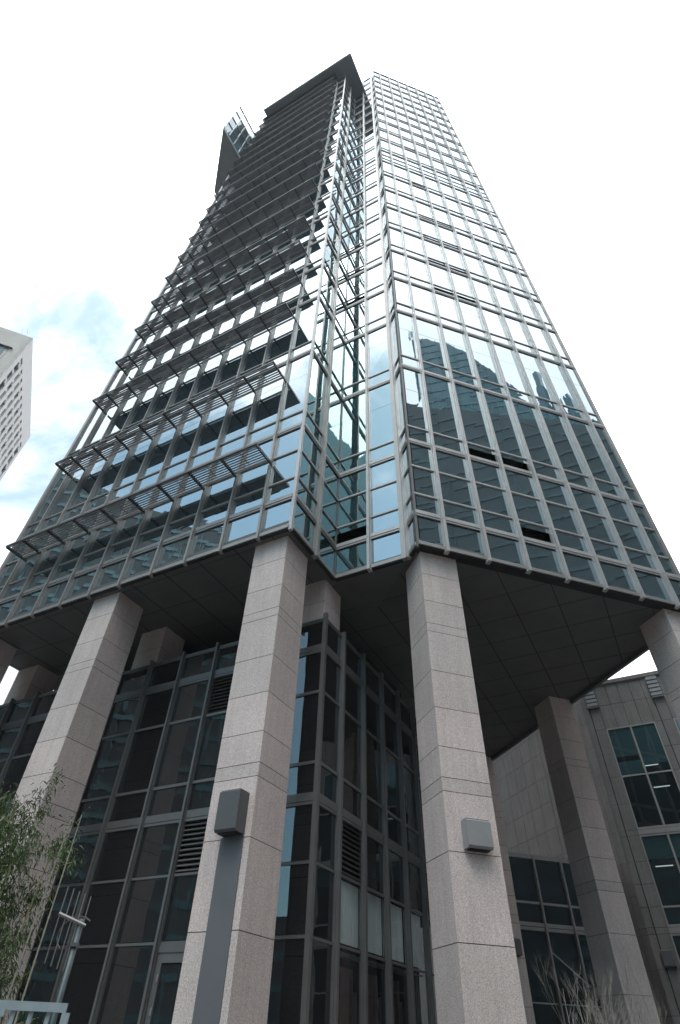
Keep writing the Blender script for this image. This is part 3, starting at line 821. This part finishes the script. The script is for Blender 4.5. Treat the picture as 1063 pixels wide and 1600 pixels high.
bamboo(dirp(-.415, .91, 7.0), 3.0, (.15, .1), 800, False, 'leafy bamboo leaning right behind the bare stems', .015, .3)
bamboo(dirp(-.47, .883, 7.4), 3.4, (.25, .1), 1200, False, 'dense dark bamboo at the back of the clump', .016, .25)
bamboo(dirp(-.50, .866, 6.2), 2.75, (.0, .1), 700, False, 'short leafy bamboo just inside the left edge, above the railing', .015, .1)
bamboo(dirp(-.405, .914, 6.7), 1.9, (.05, .0), 260, False, 'low bamboo shoot with bright leaves just above the railing', .012, .3)

fence = thing('metal_fence', 'blue-grey metal railing with upright pickets at the bottom left', 'fence', tuple(dirp(-.36, .93, 6)))
fr0 = dirp(-.3238, .9455, 5.6); fr1 = dirp(-.47, .883, 5.75)
FF = Fr(Vector((*fr0.xy, CAMZ)), (fr1-fr0).normalized(), Vector(((fr1-fr0).y, -(fr1-fr0).x, 0)).normalized())
FL_ = (fr1-fr0).length
MB().box(FF, -.02, 2.6, -.03, .03, .165, .215).build('top_rail', M['rail'], fence)
MB().box(FF, -.02, 2.6, -.02, .02, -1.3, -1.26).build('bottom_rail', M['rail'], fence)
MB().box(FF, -.05, .0, -.035, .035, -1.6, .165).build('post', M['rail'], fence)
for k in range(22):
    u = .09+k*.115
    MB().box(FF, u-.014, u+.014, -.014, .014, -1.26, .165).build('picket', M['rail'], fence)
MB().box(FF, .3, 2.6, -.52, -.48, .12, .16).build('rear_rail', M['rail'], fence)

mast = thing('antenna_mast', 'galvanised pole with a comb-shaped aerial, beside the bamboo', 'aerial', tuple(dirp(-.3325, .943, 6.9)))
pb = dirp(-.3325, .943, 6.9); pt = pb+Vector((0, 0, CAMZ+.86))
MB().tube([pb, pb+Vector((0,0,1.2)), pt], .036, .032, 10).build('pole', M['pole'], mast, smooth=True)
for z in (.55, 1.3, 2.25): MB().tube([pb+Vector((0,0,z)), pb+Vector((0,0,z+.03))], .044, .044, 10).build('clamp', M['alu_dark'], mast)
cb = dirp(-.362, .932, 6.85)+Vector((0,0,CAMZ+.88))
x0 = pt+Vector((.05, .0, -.05)); x1 = cb
MB().tube([x0, x1], .016).build('cross_bar', M['alu'], mast)
for k in range(5):
    p = x1.lerp(x0, (k+.2)/4.6); MB().tube([p-Vector((.0,0,.36)), p+Vector((0,0,.22))], .005, seg=5).build('aerial_rod', M['alu'], mast)
arcp = [pt+Vector((-.02-.16*math.sin(t), 0, -.02+.14*math.cos(t)-.1)) for t in [x*.35 for x in range(-2, 8)]]
MB().tube(arcp, .007, seg=5).build('cable', M['alu_dark'], mast)

# bare shrub, bottom right
sh = thing('bare_shrub', 'leafless pale-twigged shrub in front of the right column', 'shrub', tuple(dirp(.35, .937, 9.2)))
sb = MB()
def grow(p, d, L, r, lev):
    q = [p]; n = 4
    for i in range(n):
        d = (d + Vector((rnd.gauss(0, .07), rnd.gauss(0, .07), rnd.gauss(0, .05)+.05))).normalized()
        q.append(q[-1]+d*L/n)
    sb.tube(q, r, r*.45, 4, cap=False)
    if lev <= 0: return
    for k in range(rnd.choice((3, 4, 4))):
        f = rnd.uniform(.25, 1); i = min(int(f*n), n-1); pp = q[i].lerp(q[i+1], f*n-i)
        az = rnd.uniform(0, 6.28); s = Vector((math.cos(az), math.sin(az), .15))
        grow(pp, (d+s*.45).normalized(), L*rnd.uniform(.36, .56), r*.55, lev-1)
base = dirp(.35, .937, 9.2)
for k in range(13):
    az = k*2.4; rr = .2*math.sqrt(k/13)
    p = base + Vector((math.cos(az)*rr, math.sin(az)*rr, 0))
    grow(p, Vector((math.cos(az)*.17, math.sin(az)*.17, 1)).normalized(), rnd.uniform(1.45, 1.8), .009, 4)
sb.build('branch', M['twig'], sh)

# ------------------------------------------------------------------ ground
mb = MB(); mb.face([(-600,-600,0), (600,-600,0), (600,600,0), (-600,600,0)])
m, nt, out = mat('paving')
p = N(nt, 'ShaderNodeBsdfPrincipled'); p.inputs['Roughness'].default_value = .8
br = N(nt, 'ShaderNodeTexBrick'); br.inputs['Scale'].default_value = 1.6; br.inputs['Color1'].default_value = (.15,.147,.143,1); br.inputs['Color2'].default_value = (.125,.123,.12,1)
br.inputs['Mortar'].default_value = (.07,.07,.07,1); br.inputs['Mortar Size'].default_value = .01
nt.links.new(wpos(nt), br.inputs['Vector']); nt.links.new(br.outputs['Color'], p.inputs['Base Color']); nt.links.new(p.outputs[0], out.inputs[0])
g = mb.build('ground', m); g['kind'] = 'structure'

# thin veil of bright air
m, nt, out = mat('haze_air')
pv = N(nt, 'ShaderNodeVolumePrincipled'); pv.inputs['Color'].default_value = (.93, .96, 1, 1); pv.inputs['Density'].default_value = .0003
nt.links.new(pv.outputs[0], out.inputs['Volume'])
mb = MB(); mb.hexa([(-620,-620,-1), (620,-620,-1), (620,620,-1), (-620,620,-1), (-620,-620,190), (620,-620,190), (620,620,190), (-620,620,190)])
hz = mb.build('haze', m); hz['kind'] = 'stuff'

# ------------------------------------------------------------------ camera
cam = bpy.data.cameras.new('camera'); co = bpy.data.objects.new('camera', cam); COL.objects.link(co)
pit, ro = R_(44.419), R_(2.171)
fw = Vector((0, math.cos(pit), math.sin(pit))); up = Vector((0, -math.sin(pit), math.cos(pit))); rt = Vector((1, 0, 0))
r2 = rt*math.cos(ro) + up*math.sin(ro); u2 = -rt*math.sin(ro) + up*math.cos(ro)
mt = Matrix((r2, u2, -fw)).transposed().to_4x4(); mt.translation = Vector((0, 0, CAMZ))
co.matrix_world = mt
cam.sensor_fit = 'HORIZONTAL'; cam.sensor_width = 36; cam.lens = 36*867.5/1063
cam.clip_start = .05; cam.clip_end = 3000
sc.camera = co

# ------------------------------------------------------------------ light
SUN_EL, SUN_AZ = R_(60), R_(197)       # compass azimuth, clockwise from +Y: behind the viewer, left
sd = Vector((math.sin(SUN_AZ)*math.cos(SUN_EL), math.cos(SUN_AZ)*math.cos(SUN_EL), math.sin(SUN_EL)))
sl = bpy.data.lights.new('sun', 'SUN'); sl.energy = 1.5; sl.angle = R_(25); sl.color = (1, .97, .93)
so = bpy.data.objects.new('sun', sl); COL.objects.link(so); so.rotation_euler = sd.to_track_quat('Z', 'Y').to_euler(); so.location = (0, -20, 60)

w = bpy.data.worlds.new('World'); sc.world = w; w.use_nodes = True
nt = w.node_tree; nt.nodes.clear(); out = nt.nodes.new('ShaderNodeOutputWorld')
bg = nt.nodes.new('ShaderNodeBackground'); bg.inputs['Strength'].default_value = .12
sky = nt.nodes.new('ShaderNodeTexSky'); sky.sky_type = 'NISHITA'; sky.sun_disc = False
sky.sun_elevation = SUN_EL; sky.sun_rotation = SUN_AZ; sky.air_density = 1.0; sky.dust_density = .6; sky.ozone_density = 1.5
tc = nt.nodes.new('ShaderNodeTexCoord'); dv = tc.outputs['Generated']
n1 = noise(nt, 2.3, 8, .58, dv, .5)
def dotv(v, lo, hi):
    d = N(nt, 'ShaderNodeVectorMath', operation='DOT_PRODUCT'); nt.links.new(dv, d.inputs[0]); d.inputs[1].default_value = Vector(v).normalized()
    mr = N(nt, 'ShaderNodeMapRange', interpolation_type='SMOOTHSTEP'); mr.inputs[1].default_value = lo; mr.inputs[2].default_value = hi
    nt.links.new(d.outputs['Value'], mr.inputs[0]); return mr.outputs[0]
def azv(az, el): return (math.sin(R_(az))*math.cos(R_(el)), math.cos(R_(az))*math.cos(R_(el)), math.sin(R_(el)))
def op(o, x, y):
    m_ = N(nt, 'ShaderNodeMath', operation=o)
    for i, s in enumerate((x, y)):
        if isinstance(s, (int, float)): m_.inputs[i].default_value = s
        else: nt.links.new(s, m_.inputs[i])
    return m_.outputs[0]
# gaps of blue in the cloud: a patch low on the left and a broad one behind the viewer on the left
gapm = op('MAXIMUM', op('MULTIPLY', dotv(azv(-172, 38), math.cos(R_(34)), math.cos(R_(10))), 1.4), op('MAXIMUM', op('MULTIPLY', dotv(azv(-37, 43), math.cos(R_(27)), math.cos(R_(7))), .86), op('MULTIPLY', dotv(azv(-122, 30), math.cos(R_(38)), math.cos(R_(18))), 1.25)))
val = op('ADD', op('MULTIPLY', op('SUBTRACT', n1.outputs[0], .5), 2.9), op('SUBTRACT', gapm, .62))
cl = N(nt, 'ShaderNodeMapRange', interpolation_type='SMOOTHSTEP'); cl.inputs[1].default_value = -.15; cl.inputs[2].default_value = .42
cl.inputs[4].default_value = .80
nt.links.new(val, cl.inputs[0])
n2 = noise(nt, 4, 5, .5, dv, .3); cr_ = ramp(nt, n2.outputs[0], [(.3, (12.0, 12.5, 13.2)), (.7, (17, 17.3, 17.6))])
mx = N(nt, 'ShaderNodeMix', data_type='RGBA'); nt.links.new(cl.outputs[0], mx.inputs[0])
sx = N(nt, 'ShaderNodeSeparateXYZ'); nt.links.new(dv, sx.inputs[0])
ov = op('MULTIPLY_ADD', op('MAXIMUM', sx.outputs[2], 0.0), 1.45); ov.node.inputs[2].default_value = .15    # overcast sky: zenith brighter than horizon
cs = N(nt, 'ShaderNodeVectorMath', operation='SCALE'); nt.links.new(cr_.outputs[0], cs.inputs[0]); nt.links.new(ov, cs.inputs['Scale'])
nt.links.new(cs.outputs[0], mx.inputs[6])
skc = N(nt, 'ShaderNodeMix', data_type='RGBA', blend_type='MULTIPLY'); skc.inputs[0].default_value = 1; skc.inputs[7].default_value = (1.35, 2.1, 1.85, 1)
nt.links.new(sky.outputs[0], skc.inputs[6]); nt.links.new(skc.outputs[2], mx.inputs[7])
nt.links.new(mx.outputs[2], bg.inputs['Color']); nt.links.new(bg.outputs[0], out.inputs[0])

vs = sc.view_settings; vs.view_transform = 'Standard'; vs.look = 'None'; vs.exposure = .2; vs.gamma = 1; vs.use_curve_mapping = False
sc.cycles.max_bounces = 8; sc.cycles.glossy_bounces = 5; sc.cycles.transparent_max_bounces = 8; sc.cycles.diffuse_bounces = 3
sc.cycles.use_denoising = True
